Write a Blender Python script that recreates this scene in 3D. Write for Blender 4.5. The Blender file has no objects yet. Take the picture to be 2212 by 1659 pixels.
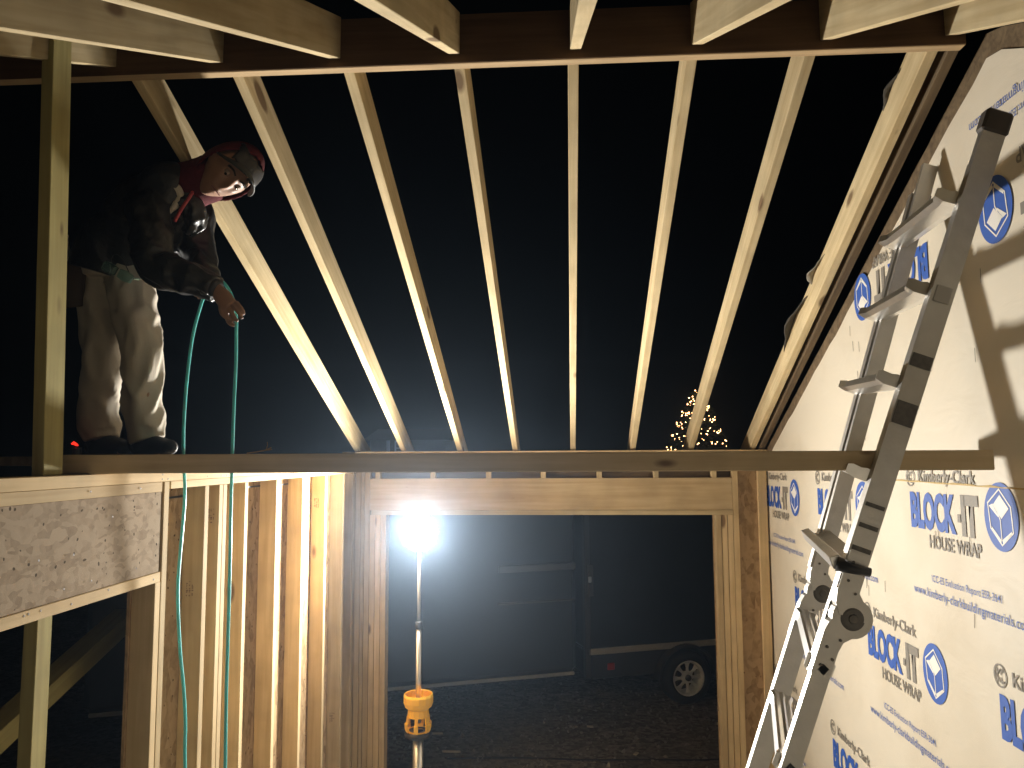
import bpy, bmesh, math, random
from mathutils import Vector, Matrix, noise
R = random.Random(7)
rad = math.radians
sc = bpy.context.scene
COL = sc.collection
H = 2.49                                   # eye height above the slab; all z below are given relative to the eye

# ------------------------------------------------------------------ camera
yaw, pit, rol = rad(3.58), rad(5.28), rad(0.3)
fw = Vector((-math.sin(yaw) * math.cos(pit), math.cos(yaw) * math.cos(pit), math.sin(pit)))
r0 = Vector((math.cos(yaw), math.sin(yaw), 0)); u0 = r0.cross(fw)
rr = r0 * math.cos(rol) - u0 * math.sin(rol); uu = r0 * math.sin(rol) + u0 * math.cos(rol)
cd = bpy.data.cameras.new('camera'); cam = bpy.data.objects.new('camera', cd); COL.objects.link(cam)
M = Matrix((rr, uu, -fw)).transposed().to_4x4(); M.translation = Vector((0, 0, H)); cam.matrix_world = M
cd.sensor_fit = 'HORIZONTAL'; cd.sensor_width = 36; cd.lens = 36 * 1661 / 2212
cd.clip_start = 0.05; cd.clip_end = 2000
sc.camera = cam

# ------------------------------------------------------------------ night sky, exposure
w = bpy.data.worlds.new('World'); sc.world = w; w.use_nodes = True
nt = w.node_tree; bg = nt.nodes['Background']
sky = nt.nodes.new('ShaderNodeTexSky'); sky.sky_type = 'NISHITA'; sky.sun_disc = False
sky.sun_elevation = rad(-6); sky.sun_rotation = rad(150); sky.dust_density = 2
nt.links.new(sky.outputs[0], bg.inputs[0]); bg.inputs[1].default_value = 0.05
sc.view_settings.view_transform = 'Standard'; sc.view_settings.look = 'None'
sc.view_settings.gamma = 1; sc.view_settings.exposure = 0; sc.view_settings.use_curve_mapping = False
sc.render.engine = 'CYCLES'
try:
    sc.cycles.use_denoising = True; sc.cycles.max_bounces = 10; sc.cycles.diffuse_bounces = 6
    sc.cycles.volume_bounces = 0; sc.cycles.sample_clamp_indirect = 6
except Exception: pass

# ------------------------------------------------------------------ helpers
def tag(o, label=None, cat=None, group=None, kind=None):
    if label: o['label'] = label
    if cat: o['category'] = cat
    if group: o['group'] = group
    if kind: o['kind'] = kind
    return o
def thing(name, loc, label, cat, group=None):
    o = bpy.data.objects.new(name, None); COL.objects.link(o); o.empty_display_size = .1
    o.location = (loc[0], loc[1], loc[2] + H); return tag(o, label, cat, group)
def link(name, me, mat, parent=None, mw=None, smooth=False):
    o = bpy.data.objects.new(name, me); COL.objects.link(o)
    if mat and not me.materials: me.materials.append(mat)
    mw = mw or Matrix.Identity(4)
    if parent:
        o.parent = parent
        bpy.context.view_layer.update()
        o.matrix_parent_inverse = parent.matrix_world.inverted()
    o.matrix_world = mw
    if smooth:
        for p in me.polygons: p.use_smooth = True
    return o
def mesh(vs, fs, name='m'):
    me = bpy.data.meshes.new(name); me.from_pydata([tuple(v) for v in vs], [], fs); me.update(); return me
def bmesh_to(bm, name='m'):
    me = bpy.data.meshes.new(name); bmesh.ops.recalc_face_normals(bm, faces=bm.faces); bm.to_mesh(me); bm.free(); return me
UP = Matrix.Translation((0, 0, H))
_boxes = {}
def box_mesh(l, a, b, bev=.0018, jit=0, ends=None):
    """box of length l (x), width a (y), height b (z), centred, softly arrised"""
    key = (round(l, 4), round(a, 4), round(b, 4), bev, ends)
    if key in _boxes and not jit: return _boxes[key]
    bm = bmesh.new(); bmesh.ops.create_cube(bm, size=1)
    for v in bm.verts: v.co = Vector((v.co.x * l, v.co.y * a, v.co.z * b))
    if ends:
        for v in bm.verts: v.co.x += (ends[0] if v.co.x < 0 else ends[1]) * v.co.z
    if bev: bmesh.ops.bevel(bm, geom=list(bm.edges), offset=bev, segments=1, affect='EDGES')
    me = bmesh_to(bm); _boxes[key] = me; return me
def board(name, p0, p1, a, b, mat, parent=None, up=(0, 0, 1), bev=.0018, ends=None):
    """board from p0 to p1 (centre line), a wide across, b along `up`"""
    p0, p1 = Vector(p0), Vector(p1); x = (p1 - p0); l = x.length; x.normalize()
    z = Vector(up); z = (z - x * z.dot(x)).normalized(); y = z.cross(x)
    mw = Matrix((x, y, z)).transposed().to_4x4(); c = (p0 + p1) / 2; mw.translation = (c.x, c.y, c.z + H)
    me = box_mesh(l, a, b, bev, ends=ends)
    if me.materials and me.materials[0] != mat: me = me.copy(); me.materials.clear()
    return link(name, me, mat, parent, mw)
def blk(name, x0, x1, y0, y1, z0, z1, mat, parent=None, axis='z', bev=.0018):
    """axis-aligned board; its grain runs along `axis`"""
    cx, cy, cz = (x0 + x1) / 2, (y0 + y1) / 2, (z0 + z1) / 2
    if axis == 'z': return board(name, (cx, cy, z0), (cx, cy, z1), abs(y1 - y0), abs(x1 - x0), mat, parent, up=(1, 0, 0), bev=bev)
    if axis == 'x': return board(name, (x0, cy, cz), (x1, cy, cz), abs(y1 - y0), abs(z1 - z0), mat, parent, bev=bev)
    return board(name, (cx, y0, cz), (cx, y1, cz), abs(x1 - x0), abs(z1 - z0), mat, parent, bev=bev)
def tube(pts, rads, n=10, cap=True):
    """tube through pts; rads scalar or list"""
    pts = [Vector(p) for p in pts]
    if not hasattr(rads, '__len__'): rads = [rads] * len(pts)
    vs, fs = [], []; t0 = (pts[1] - pts[0]).normalized()
    ref = Vector((0, 0, 1)) if abs(t0.z) < .9 else Vector((1, 0, 0)); nx = t0.cross(ref).normalized()
    for i, p in enumerate(pts):
        t = (pts[min(i + 1, len(pts) - 1)] - pts[max(i - 1, 0)]).normalized()
        nx = (nx - t * nx.dot(t)).normalized(); ny = t.cross(nx)
        for k in range(n):
            a = 2 * math.pi * k / n
            vs.append(p + (nx * math.cos(a) + ny * math.sin(a)) * rads[i])
    for i in range(len(pts) - 1):
        for k in range(n):
            k2 = (k + 1) % n
            fs.append((i * n + k, i * n + k2, (i + 1) * n + k2, (i + 1) * n + k))
    if cap:
        fs.append(tuple(range(n - 1, -1, -1))); fs.append(tuple(range((len(pts) - 1) * n, len(pts) * n)))
    return vs, fs
def spline(P, m=6):
    P = [Vector(p) for p in P]; out = []
    for i in range(len(P) - 1):
        a, b, c, d = P[max(i - 1, 0)], P[i], P[i + 1], P[min(i + 2, len(P) - 1)]
        for k in range(m):
            t = k / m
            out.append(.5 * ((2 * b) + (c - a) * t + (2 * a - 5 * b + 4 * c - d) * t * t + (3 * b - a - 3 * c + d) * t ** 3))
    out.append(P[-1]); return out
def lathe(prof, n=32):
    vs, fs = [], []
    for r_, z in prof:
        for k in range(n):
            a = 2 * math.pi * k / n; vs.append((r_ * math.cos(a), r_ * math.sin(a), z))
    for i in range(len(prof) - 1):
        for k in range(n):
            k2 = (k + 1) % n; fs.append((i * n + k, i * n + k2, (i + 1) * n + k2, (i + 1) * n + k))
    return vs, fs
def extrude_poly(poly, t):
    """2D polygon (x,y) -> prism of thickness t along z, centred"""
    n = len(poly); vs = [(x, y, -t / 2) for x, y in poly] + [(x, y, t / 2) for x, y in poly]
    fs = [tuple(range(n - 1, -1, -1)), tuple(range(n, 2 * n))]
    fs += [(k, (k + 1) % n, n + (k + 1) % n, n + k) for k in range(n)]
    return vs, fs

# ------------------------------------------------------------------ materials
def mat_new(name):
    m = bpy.data.materials.new(name); m.use_nodes = True
    return m, m.node_tree, m.node_tree.nodes['Principled BSDF']
def plain(name, col, rough=.6, metal=0, spec=.5, var=0, vscale=30, bump=0, bscale=60):
    m, t, b = mat_new(name); b.inputs['Roughness'].default_value = rough; b.inputs['Metallic'].default_value = metal
    b.inputs['Base Color'].default_value = (*col, 1); b.inputs['Specular IOR Level'].default_value = spec
    if var or bump:
        tc = t.nodes.new('ShaderNodeTexCoord'); nz = t.nodes.new('ShaderNodeTexNoise'); nz.inputs['Scale'].default_value = vscale
        nz.inputs['Detail'].default_value = 6; t.links.new(tc.outputs['Object'], nz.inputs['Vector'])
        if var:
            mx = t.nodes.new('ShaderNodeMix'); mx.data_type = 'RGBA'
            mx.inputs[6].default_value = (*[c * (1 - var) for c in col], 1); mx.inputs[7].default_value = (*[min(1, c * (1 + var)) for c in col], 1)
            t.links.new(nz.outputs['Fac'], mx.inputs[0]); t.links.new(mx.outputs[2], b.inputs['Base Color'])
        if bump:
            n2 = t.nodes.new('ShaderNodeTexNoise'); n2.inputs['Scale'].default_value = bscale; n2.inputs['Detail'].default_value = 5
            t.links.new(tc.outputs['Object'], n2.inputs['Vector'])
            bp = t.nodes.new('ShaderNodeBump'); bp.inputs['Strength'].default_value = bump; bp.inputs['Distance'].default_value = .01
            t.links.new(n2.outputs['Fac'], bp.inputs['Height']); t.links.new(bp.outputs[0], b.inputs['Normal'])
    return m
def glow(name, col, s):
    m, t, b = mat_new(name); b.inputs['Base Color'].default_value = (*col, 1)
    b.inputs['Emission Color'].default_value = (*col, 1); b.inputs['Emission Strength'].default_value = s; return m
def wood(name, light, dark, knot=(.11, .055, .025), knots=1.0, grey=0.0, rough=.82, vary=.3):
    m, t, b = mat_new(name); N, L = t.nodes.new, t.links.new
    tc = N('ShaderNodeTexCoord'); oi = N('ShaderNodeObjectInfo')
    wv = N('ShaderNodeMath'); wv.operation = 'MULTIPLY'; wv.inputs[1].default_value = 97; L(oi.outputs['Random'], wv.inputs[0])
    mp = N('ShaderNodeMapping'); mp.inputs['Scale'].default_value = (1.1, 22, 22); L(tc.outputs['Object'], mp.inputs[0])
    g = N('ShaderNodeTexNoise'); g.noise_dimensions = '4D'; g.inputs['Scale'].default_value = 1.6; g.inputs['Detail'].default_value = 5
    g.inputs['Distortion'].default_value = .6; L(mp.outputs[0], g.inputs['Vector']); L(wv.outputs[0], g.inputs['W'])
    cr = N('ShaderNodeValToRGB'); cr.color_ramp.elements[0].position = .3; cr.color_ramp.elements[1].position = .68
    cr.color_ramp.elements[0].color = (*dark, 1); cr.color_ramp.elements[1].color = (*light, 1); L(g.outputs['Fac'], cr.inputs[0])
    # broad stain / weather mottling
    bl = N('ShaderNodeTexNoise'); bl.noise_dimensions = '4D'; bl.inputs['Scale'].default_value = 5; bl.inputs['Detail'].default_value = 4
    L(tc.outputs['Object'], bl.inputs['Vector']); L(wv.outputs[0], bl.inputs['W'])
    br = N('ShaderNodeMapRange'); br.inputs[1].default_value = .35; br.inputs[2].default_value = .75; br.inputs[3].default_value = 1.05; br.inputs[4].default_value = .80
    L(bl.outputs['Fac'], br.inputs[0])
    ov = N('ShaderNodeMapRange'); ov.inputs[3].default_value = 1 - vary; ov.inputs[4].default_value = 1 + vary * .35; L(oi.outputs['Random'], ov.inputs[0])
    mu = N('ShaderNodeMath'); mu.operation = 'MULTIPLY'; L(br.outputs[0], mu.inputs[0]); L(ov.outputs[0], mu.inputs[1])
    c1 = N('ShaderNodeVectorMath'); c1.operation = 'SCALE'; L(cr.outputs[0], c1.inputs[0]); L(mu.outputs[0], c1.inputs[3])
    last = c1.outputs[0]
    # knots
    off = N('ShaderNodeVectorMath'); off.operation = 'ADD'; cmb = N('ShaderNodeCombineXYZ')
    for k in range(3): L(wv.outputs[0], cmb.inputs[k])
    L(tc.outputs['Object'], off.inputs[0]); L(cmb.outputs[0], off.inputs[1])
    mk = N('ShaderNodeMapping'); mk.inputs['Scale'].default_value = (3.0, 7.5, 7.5); L(off.outputs[0], mk.inputs[0])
    vo = N('ShaderNodeTexVoronoi'); vo.inputs['Scale'].default_value = 1; L(mk.outputs[0], vo.inputs['Vector'])
    sep = N('ShaderNodeSeparateColor'); L(vo.outputs['Color'], sep.inputs[0])
    th = N('ShaderNodeMapRange'); th.inputs[1].default_value = .35; th.inputs[2].default_value = 1; th.inputs[3].default_value = 0; th.inputs[4].default_value = .17 * knots
    L(sep.outputs[0], th.inputs[0])
    df = N('ShaderNodeMath'); df.operation = 'SUBTRACT'; L(th.outputs[0], df.inputs[0]); L(vo.outputs['Distance'], df.inputs[1])
    ka = N('ShaderNodeMapRange'); ka.inputs[1].default_value = -.02; ka.inputs[2].default_value = .06; ka.inputs[3].default_value = 0; ka.inputs[4].default_value = .8; L(df.outputs[0], ka.inputs[0])
    mx = N('ShaderNodeMix'); mx.data_type = 'RGBA'; L(ka.outputs[0], mx.inputs[0]); L(last, mx.inputs[6]); mx.inputs[7].default_value = (*knot, 1)
    L(mx.outputs[2], b.inputs['Base Color']); b.inputs['Roughness'].default_value = rough; b.inputs['Specular IOR Level'].default_value = .18
    bp = N('ShaderNodeBump'); bp.inputs['Strength'].default_value = .25; bp.inputs['Distance'].default_value = .002
    L(g.outputs['Fac'], bp.inputs['Height']); L(bp.outputs[0], b.inputs['Normal'])
    return m
def osb(name, light, dark, scale=1.0):
    m, t, b = mat_new(name); N, L = t.nodes.new, t.links.new
    tc = N('ShaderNodeTexCoord'); wp = N('ShaderNodeTexNoise'); wp.inputs['Scale'].default_value = 9
    L(tc.outputs['Object'], wp.inputs['Vector'])
    ad = N('ShaderNodeMixRGB'); ad.blend_type = 'LINEAR_LIGHT'; ad.inputs[0].default_value = .03; L(tc.outputs['Object'], ad.inputs[1]); L(wp.outputs['Color'], ad.inputs[2])
    mp = N('ShaderNodeMapping'); mp.inputs['Scale'].default_value = (16 * scale, 34 * scale, 34 * scale); L(ad.outputs[0], mp.inputs[0])
    v = N('ShaderNodeTexVoronoi'); v.inputs['Scale'].default_value = 1; L(mp.outputs[0], v.inputs['Vector'])
    s = N('ShaderNodeSeparateColor'); L(v.outputs['Color'], s.inputs[0])
    n2 = N('ShaderNodeTexNoise'); n2.inputs['Scale'].default_value = 28; n2.inputs['Detail'].default_value = 8; L(tc.outputs['Object'], n2.inputs['Vector'])
    mm = N('ShaderNodeMath'); mm.operation = 'MULTIPLY_ADD'; mm.inputs[1].default_value = .45; L(s.outputs[0], mm.inputs[0])
    m3 = N('ShaderNodeMath'); m3.operation = 'MULTIPLY'; m3.inputs[1].default_value = .6; L(n2.outputs['Fac'], m3.inputs[0]); L(m3.outputs[0], mm.inputs[2])
    cr = N('ShaderNodeValToRGB'); cr.color_ramp.elements[0].color = (*dark, 1); cr.color_ramp.elements[0].position = .22
    cr.color_ramp.elements[1].color = (*light, 1); cr.color_ramp.elements[1].position = .62; L(mm.outputs[0], cr.inputs[0])
    # resin spots and chipped holes
    v2 = N('ShaderNodeTexVoronoi'); v2.inputs['Scale'].default_value = 30; L(ad.outputs[0], v2.inputs['Vector'])
    s2 = N('ShaderNodeSeparateColor'); L(v2.outputs['Color'], s2.inputs[0])
    lt = N('ShaderNodeMath'); lt.operation = 'LESS_THAN'; lt.inputs[1].default_value = .15; L(v2.outputs['Distance'], lt.inputs[0])
    gt = N('ShaderNodeMath'); gt.operation = 'GREATER_THAN'; gt.inputs[1].default_value = .55; L(s2.outputs[1], gt.inputs[0])
    an = N('ShaderNodeMath'); an.operation = 'MULTIPLY'; L(lt.outputs[0], an.inputs[0]); L(gt.outputs[0], an.inputs[1])
    mx = N('ShaderNodeMix'); mx.data_type = 'RGBA'; L(an.outputs[0], mx.inputs[0]); L(cr.outputs[0], mx.inputs[6]); mx.inputs[7].default_value = (*[c * .35 for c in dark], 1)
    L(mx.outputs[2], b.inputs['Base Color']); b.inputs['Roughness'].default_value = .95; b.inputs['Specular IOR Level'].default_value = .06
    bp = N('ShaderNodeBump'); bp.inputs['Strength'].default_value = .5; bp.inputs['Distance'].default_value = .003; L(mm.outputs[0], bp.inputs['Height']); L(bp.outputs[0], b.inputs['Normal'])
    return m
W_RAF = wood('pine_rafter', (.67, .55, .335), (.50, .38, .205), knots=1.5, vary=.22)
W_STUD = wood('spruce_stud', (.66, .51, .30), (.52, .38, .20), knots=1.15, vary=.25)
W_RIDGE = wood('ridge_lumber', (.52, .385, .22), (.38, .26, .14), vary=.1, knots=.6)
W_PLANK = wood('walk_plank', (.66, .52, .33), (.52, .40, .24), vary=.1, knots=.9)
W_TREAT = wood('treated_lumber', (.40, .35, .15), (.28, .23, .09), knot=(.10, .06, .03), vary=.1)
W_OLD = wood('weathered_board', (.20, .145, .085), (.10, .07, .042), vary=.1)
OSB_L = osb('osb_header', (.37, .30, .225), (.25, .195, .14), 1.8)
OSB_R = osb('osb_rear', (.26, .20, .14), (.17, .13, .09))
OSB_B = osb('osb_brown', (.43, .30, .17), (.25, .165, .085), .9)
ALU = plain('ladder_aluminium', (.56, .55, .53), .45, 1, var=.14, vscale=22, bump=.08, bscale=90)
ALU_B = plain('bright_aluminium', (.72, .71, .69), .28, 1, var=.12, vscale=40)
DARKP = plain('black_plastic', (.018, .018, .02), .45)
STEEL = plain('dark_steel', (.12, .115, .11), .45, .8, var=.3)
YEL = plain('yellow_plastic', (.90, .50, .035), .42, var=.06)
POLE = plain('pole_aluminium', (.78, .76, .72), .3, 1)
HOSE = plain('teal_hose', (.15, .60, .60), .4, spec=.5)
HOSE.node_tree.nodes['Principled BSDF'].inputs['Subsurface Weight'].default_value = .8
HOSE.node_tree.nodes['Principled BSDF'].inputs['Subsurface Radius'].default_value = (1, 1, 1)
HOSE.node_tree.nodes['Principled BSDF'].inputs['Subsurface Scale'].default_value = .012
RUB = plain('tyre_rubber', (.018, .018, .018), .8, bump=.3)
WHITEP = plain('white_rim', (.82, .83, .85), .45, var=.15)
TRAIL = plain('black_trailer_skin', (.022, .024, .028), .38, var=.3, vscale=3)
TRIM = plain('trailer_trim', (.42, .41, .40), .5, 0, var=.15)
REDL = plain('red_lens', (.35, .02, .015), .3)
BLUE = plain('print_blue', (.022, .095, .42), .6, var=.10, vscale=30)
GREY = plain('print_grey', (.22, .20, .17), .6, var=.10, vscale=30)
BLUEL = plain('print_blue_small', (.10, .16, .42), .6)
PWHITE = plain('print_white', (.80, .78, .73), .55)
CONC = plain('concrete', (.30, .29, .27), .85, var=.2, vscale=6, bump=.2)

def wrap_mat():
    m, t, b = mat_new('house_wrap_film'); N, L = t.nodes.new, t.links.new
    tc = N('ShaderNodeTexCoord'); mp = N('ShaderNodeMapping'); mp.inputs['Scale'].default_value = (1, 1.4, 3.2); mp.inputs['Rotation'].default_value = (.25, 0, 0)
    L(tc.outputs['Object'], mp.inputs[0])
    n1 = N('ShaderNodeTexNoise'); n1.inputs['Scale'].default_value = 2.6; n1.inputs['Detail'].default_value = 5; n1.inputs['Distortion'].default_value = .8; L(mp.outputs[0], n1.inputs['Vector'])
    n2 = N('ShaderNodeTexNoise'); n2.inputs['Scale'].default_value = 55; n2.inputs['Detail'].default_value = 5; L(tc.outputs['Object'], n2.inputs['Vector'])
    n3 = N('ShaderNodeTexNoise'); n3.inputs['Scale'].default_value = 1.7; n3.inputs['Detail'].default_value = 7; L(tc.outputs['Object'], n3.inputs['Vector'])
    cr = N('ShaderNodeValToRGB'); cr.color_ramp.elements[0].color = (.60, .53, .41, 1); cr.color_ramp.elements[0].position = .28
    cr.color_ramp.elements[1].color = (.69, .63, .515, 1); cr.color_ramp.elements[1].position = .52; L(n3.outputs['Fac'], cr.inputs[0])
    L(cr.outputs[0], b.inputs['Base Color']); b.inputs['Roughness'].default_value = .5; b.inputs['Specular IOR Level'].default_value = .35
    ad = N('ShaderNodeMath'); ad.operation = 'MULTIPLY_ADD'; ad.inputs[1].default_value = .05; L(n2.outputs['Fac'], ad.inputs[0]); L(n1.outputs['Fac'], ad.inputs[2])
    bp = N('ShaderNodeBump'); bp.inputs['Strength'].default_value = .13; bp.inputs['Distance'].default_value = .03; L(ad.outputs[0], bp.inputs['Height']); L(bp.outputs[0], b.inputs['Normal'])
    return m
WRAP = wrap_mat()
def ground_mat():
    m, t, b = mat_new('gravel_ground'); N, L = t.nodes.new, t.links.new
    tc = N('ShaderNodeTexCoord'); n1 = N('ShaderNodeTexNoise'); n1.inputs['Scale'].default_value = 1.1; n1.inputs['Detail'].default_value = 8; L(tc.outputs['Object'], n1.inputs['Vector'])
    v = N('ShaderNodeTexVoronoi'); v.inputs['Scale'].default_value = 26; L(tc.outputs['Object'], v.inputs['Vector'])
    s = N('ShaderNodeSeparateColor'); L(v.outputs['Color'], s.inputs[0])
    mm = N('ShaderNodeMath'); mm.operation = 'MULTIPLY'; L(n1.outputs['Fac'], mm.inputs[0]); L(s.outputs[0], mm.inputs[1])
    cr = N('ShaderNodeValToRGB'); cr.color_ramp.elements[0].color = (.10, .085, .07, 1); cr.color_ramp.elements[1].color = (.26, .23, .19, 1); cr.color_ramp.elements[1].position = .6
    L(mm.outputs[0], cr.inputs[0]); L(cr.outputs[0], b.inputs['Base Color']); b.inputs['Roughness'].default_value = .95
    bp = N('ShaderNodeBump'); bp.inputs['Strength'].default_value = .35; bp.inputs['Distance'].default_value = .015; L(v.outputs['Distance'], bp.inputs['Height']); L(bp.outputs[0], b.inputs['Normal'])
    return m

# ------------------------------------------------------------------ ground and slab
GZ = -2.60
vs = []; fs = []
XS = [-300, -60, -20] + [-8 + i * .5 for i in range(33)] + [20, 60, 300]; YS = [-60, -10] + [5.7 + i * .4 for i in range(16)] + [14, 20, 40, 90, 400]
for y in YS:
    for x in XS:
        near = 5.8 < y < 13 and abs(x) < 8
        vs.append((x, y, GZ + H + (noise.noise((x * .9, y * .9, 0)) * .035 if near else 0)))
nx = len(XS)
for j in range(len(YS) - 1):
    for i in range(nx - 1): fs.append((j * nx + i, j * nx + i + 1, (j + 1) * nx + i + 1, (j + 1) * nx + i))
tag(link('ground', mesh(vs, fs), ground_mat(), smooth=True), 'dark gravel yard outside the garage opening', kind='structure')
tag(blk('floor', -1.62, 1.62, -.7, 5.72, -2.61, -2.49, CONC, axis='y', bev=0), 'concrete slab floor of the garage', kind='structure')

# ------------------------------------------------------------------ left stud wall
XL = -1.5; D4 = .089
lw = thing('stud_wall', (XL, 4, -2.49), 'open framed stud wall on the left with chipboard header above a window opening', 'wall')
blk('top_plate', XL - D4, XL, -.6, 5.55, -.093, -.055, W_STUD, lw, 'y')
blk('lower_plate', XL - D4, XL - .002, -.6, 2.838, -.131, -.0935, W_STUD, lw, 'y')
blk('lower_plate', XL - D4, XL - .001, 2.90, 5.55, -.1225, -.0935, W_STUD, lw, 'y')
blk('header', XL - D4 + .004, XL - .006, -.6, 2.84, -.427, -.1315, OSB_L, lw, 'y', bev=.001)
blk('header_sill', XL - D4, XL + .001, -.6, 2.84, -.464, -.4275, W_STUD, lw, 'y')
STUDS = [(2.81, 2.848, -.4645), (2.853, 2.891, -.094), (3.188, 3.226, -.123), (3.324, 3.362, -.123), (3.366, 3.404, -.123), (3.606, 3.644, -.123), (4.004, 4.042, -.123), (4.424, 4.462, -.123), (4.853, 4.891, -.123), (5.262, 5.30, -.123), (5.506, 5.544, -.123)]
for i, (a, b_, zt) in enumerate(STUDS):
    blk('stud', XL - D4 + R.uniform(-.001, .001), XL + R.uniform(-.002, .002), a, b_, -2.45, zt, W_STUD, lw, 'z')
blk('sole_plate', XL - D4, XL, -.6, 5.55, -2.489, -2.4505, W_STUD, lw, 'y')
blk('sheathing', XL - D4 - .012, XL - D4 - .001, 2.80, 4.02, -2.49, -.056, OSB_B, lw, 'z', bev=0)
blk('sheathing', XL - D4 - .012, XL - D4 - .001, 4.024, 5.66, -2.49, -.056, OSB_B, lw, 'z', bev=0)
blk('sheathing', XL - D4 - .012, XL - D4 - .001, -.6, 2.797, -.464, -.056, OSB_B, lw, 'y', bev=0)
for y0, y1, z in ((2.90, 3.185, -.165), (3.65, 4.0, -.155), (4.05, 4.42, -.16)):
    blk('nail_strip', XL - D4 - .0005, XL - D4 + .004, y0, y1, z - .004, z + .004, DARKP, lw, 'y', bev=0)

# faint illegible grade stamps and nail heads on the lumber
INK = plain('stamp_ink', (.20, .14, .09), .9)
def stamp(seed):
    q = random.Random(seed); bm = bmesh.new()
    for r_ in range(3):
        for c_ in range(9):
            if q.random() < .25: continue
            x0 = -.032 + c_ * .007; y0 = -.018 + r_ * .012; w_ = q.uniform(.003, .006); h_ = q.uniform(.004, .009)
            bm.faces.new([bm.verts.new(p) for p in ((x0, y0, 0), (x0 + w_, y0, 0), (x0 + w_, y0 + h_, 0), (x0, y0 + h_, 0))])
    me = bpy.data.meshes.new('s'); bm.to_mesh(me); bm.free(); return me
for y_, z_, xo in ((3.186, -.55, -.05), (3.322, -.26, -.03), (4.851, -.30, -.05), (5.26, -1.75, -.05)):
    m = Matrix(((0, 1, 0), (0, 0, -1), (-1, 0, 0))).to_4x4(); m.translation = (XL + xo, y_ - .0015, z_ + H); link('grade_stamp', stamp(y_), INK, lw, m)
NAIL = plain('nail_steel', (.10, .09, .08), .6, .3)
nv, nf = lathe([(0, .0006), (.0032, .0005), (.0035, 0), (0, 0)], 8); NM = mesh(nv, nf)
for k in range(34):
    y_ = R.choice([a + .019 for a, b_, c_ in STUDS]) if k % 2 else R.uniform(1.9, 2.8); z_ = R.choice((-.066, -.084)) if k % 2 else R.choice((-.20, -.30, -.39, -.445, -.11)) + R.uniform(-.008, .008)
    m = Matrix.Rotation(rad(90), 4, 'Y'); m.translation = (XL + (.0015 if z_ < -.43 else .0002), y_ + R.uniform(-.008, .008), z_ + H); link('nail_head', NM, NAIL, lw, m)

# ------------------------------------------------------------------ far wall with the garage door opening
YF = 5.56
fwl = thing('door_wall', (0, YF, -2.49), 'framed end wall with a wide timber header over the garage door opening', 'wall')
blk('top_plate', -1.5, 1.46, YF, YF + D4, -.008, .03, W_STUD, fwl, 'x')
blk('lower_plate', -1.5, 1.46, YF, YF + D4, -.1, -.0085, W_STUD, fwl, 'x')
blk('header', -1.386, 1.206, YF + .002, YF + D4, -.393, -.167, W_STUD, fwl, 'x')
blk('header_sill', -1.375, 1.206, YF - .004, YF + D4, -.427, -.3935, W_RAF, fwl, 'x')
for x in (-1.33, -.926, -.522, -.126, .274, .676, 1.082):
    blk('cripple', x - .018, x + .018, YF, YF + D4, -.1665, -.1005, W_RAF, fwl, 'z')
blk('cripple_backing', -1.386, 1.206, YF + .06, YF + D4, -.1665, -.1005, W_OLD, fwl, 'x', bev=0)
LST = [(-1.535, -1.497, -.1005), (-1.493, -1.455, -.1005), (-1.451, -1.427, -.1005), (-1.424, -1.388, -.1005), (-1.385, -1.347, -.4275), (-1.344, -1.306, -.4275), (-1.303, -1.265, -.4275)]
RST = [(1.086, 1.123, -.4275), (1.127, 1.164, -.4275), (1.168, 1.205, -.4275), (1.208, 1.246, -.1005), (1.385, 1.446, -.1005)]
for a, b_, zt in LST + RST:
    d = R.uniform(-.002, .003)
    blk('stud', a, b_, YF + d, YF + D4, -2.45, zt, W_STUD, fwl, 'z')
blk('chipboard_panel', 1.2465, 1.3845, YF + .03, YF + .045, -2.49, -.1005, OSB_B, fwl, 'z', bev=0)
blk('exterior_sheathing', -1.62, -1.264, YF + D4 + .001, YF + D4 + .012, -2.49, .03, OSB_B, fwl, 'z', bev=0)
blk('exterior_sheathing', 1.08, 1.6, YF + D4 + .001, YF + D4 + .012, -2.49, .03, OSB_B, fwl, 'z', bev=0)
blk('exterior_sheathing', -1.264, 1.08, YF + D4 + .001, YF + D4 + .012, -.43, .03, OSB_B, fwl, 'x', bev=0)

# ------------------------------------------------------------------ unseen wall added behind the camera to bounce light
nw = thing('bounce_wall', (0, -.8, -2.49), 'pale unseen wall added behind the photographer to bounce light', 'wall')
for k in range(3): blk('panel', -1.62 + k * 1.06, -.564 + k * 1.06, -.86, -.848, -2.49, .16, WRAP, nw, 'z', bev=0)

# ------------------------------------------------------------------ roof frame
rf = thing('roof_frame', (0, 2.58, 1.36), 'pine roof frame with a dark ridge board and sloping rafters against the night sky', 'roof frame')
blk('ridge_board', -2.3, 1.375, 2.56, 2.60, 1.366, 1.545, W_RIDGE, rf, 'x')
blk('face_veneer', -2.3, 1.374, 2.5575, 2.5595, 1.368, 1.5445, wood('shaded_veneer', (.155, .092, .05), (.10, .058, .032), knots=.3, vary=.05), rf, 'x', bev=0)  # laminated face; the front's shade is worked into its dark colour
SL = .455; TH = math.atan(SL); rd = .14; hgt = rd / math.cos(TH)
def zfar(y): return 1.40 - SL * (y - 2.60)
def znear(y): return 1.40 - SL * (2.56 - y)
FX = [-1.55, -1.165, -.752, -.348, .060, .476, .885, 1.300]
FX2 = [-1.495, -1.150, -.735, -.33, .090, .520, .935, 1.368]     # the feet wander a little from plumb lines
for a, c in zip(FX, FX2):
    y1 = 6.05; x1 = a + (c - a) * (y1 - 2.6) / 3.07
    board('rafter', (a, 2.601, zfar(2.601) + hgt / 2), (x1, y1, zfar(y1) + hgt / 2), .038, rd, W_RAF, rf, ends=(-SL, -SL))
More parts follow.
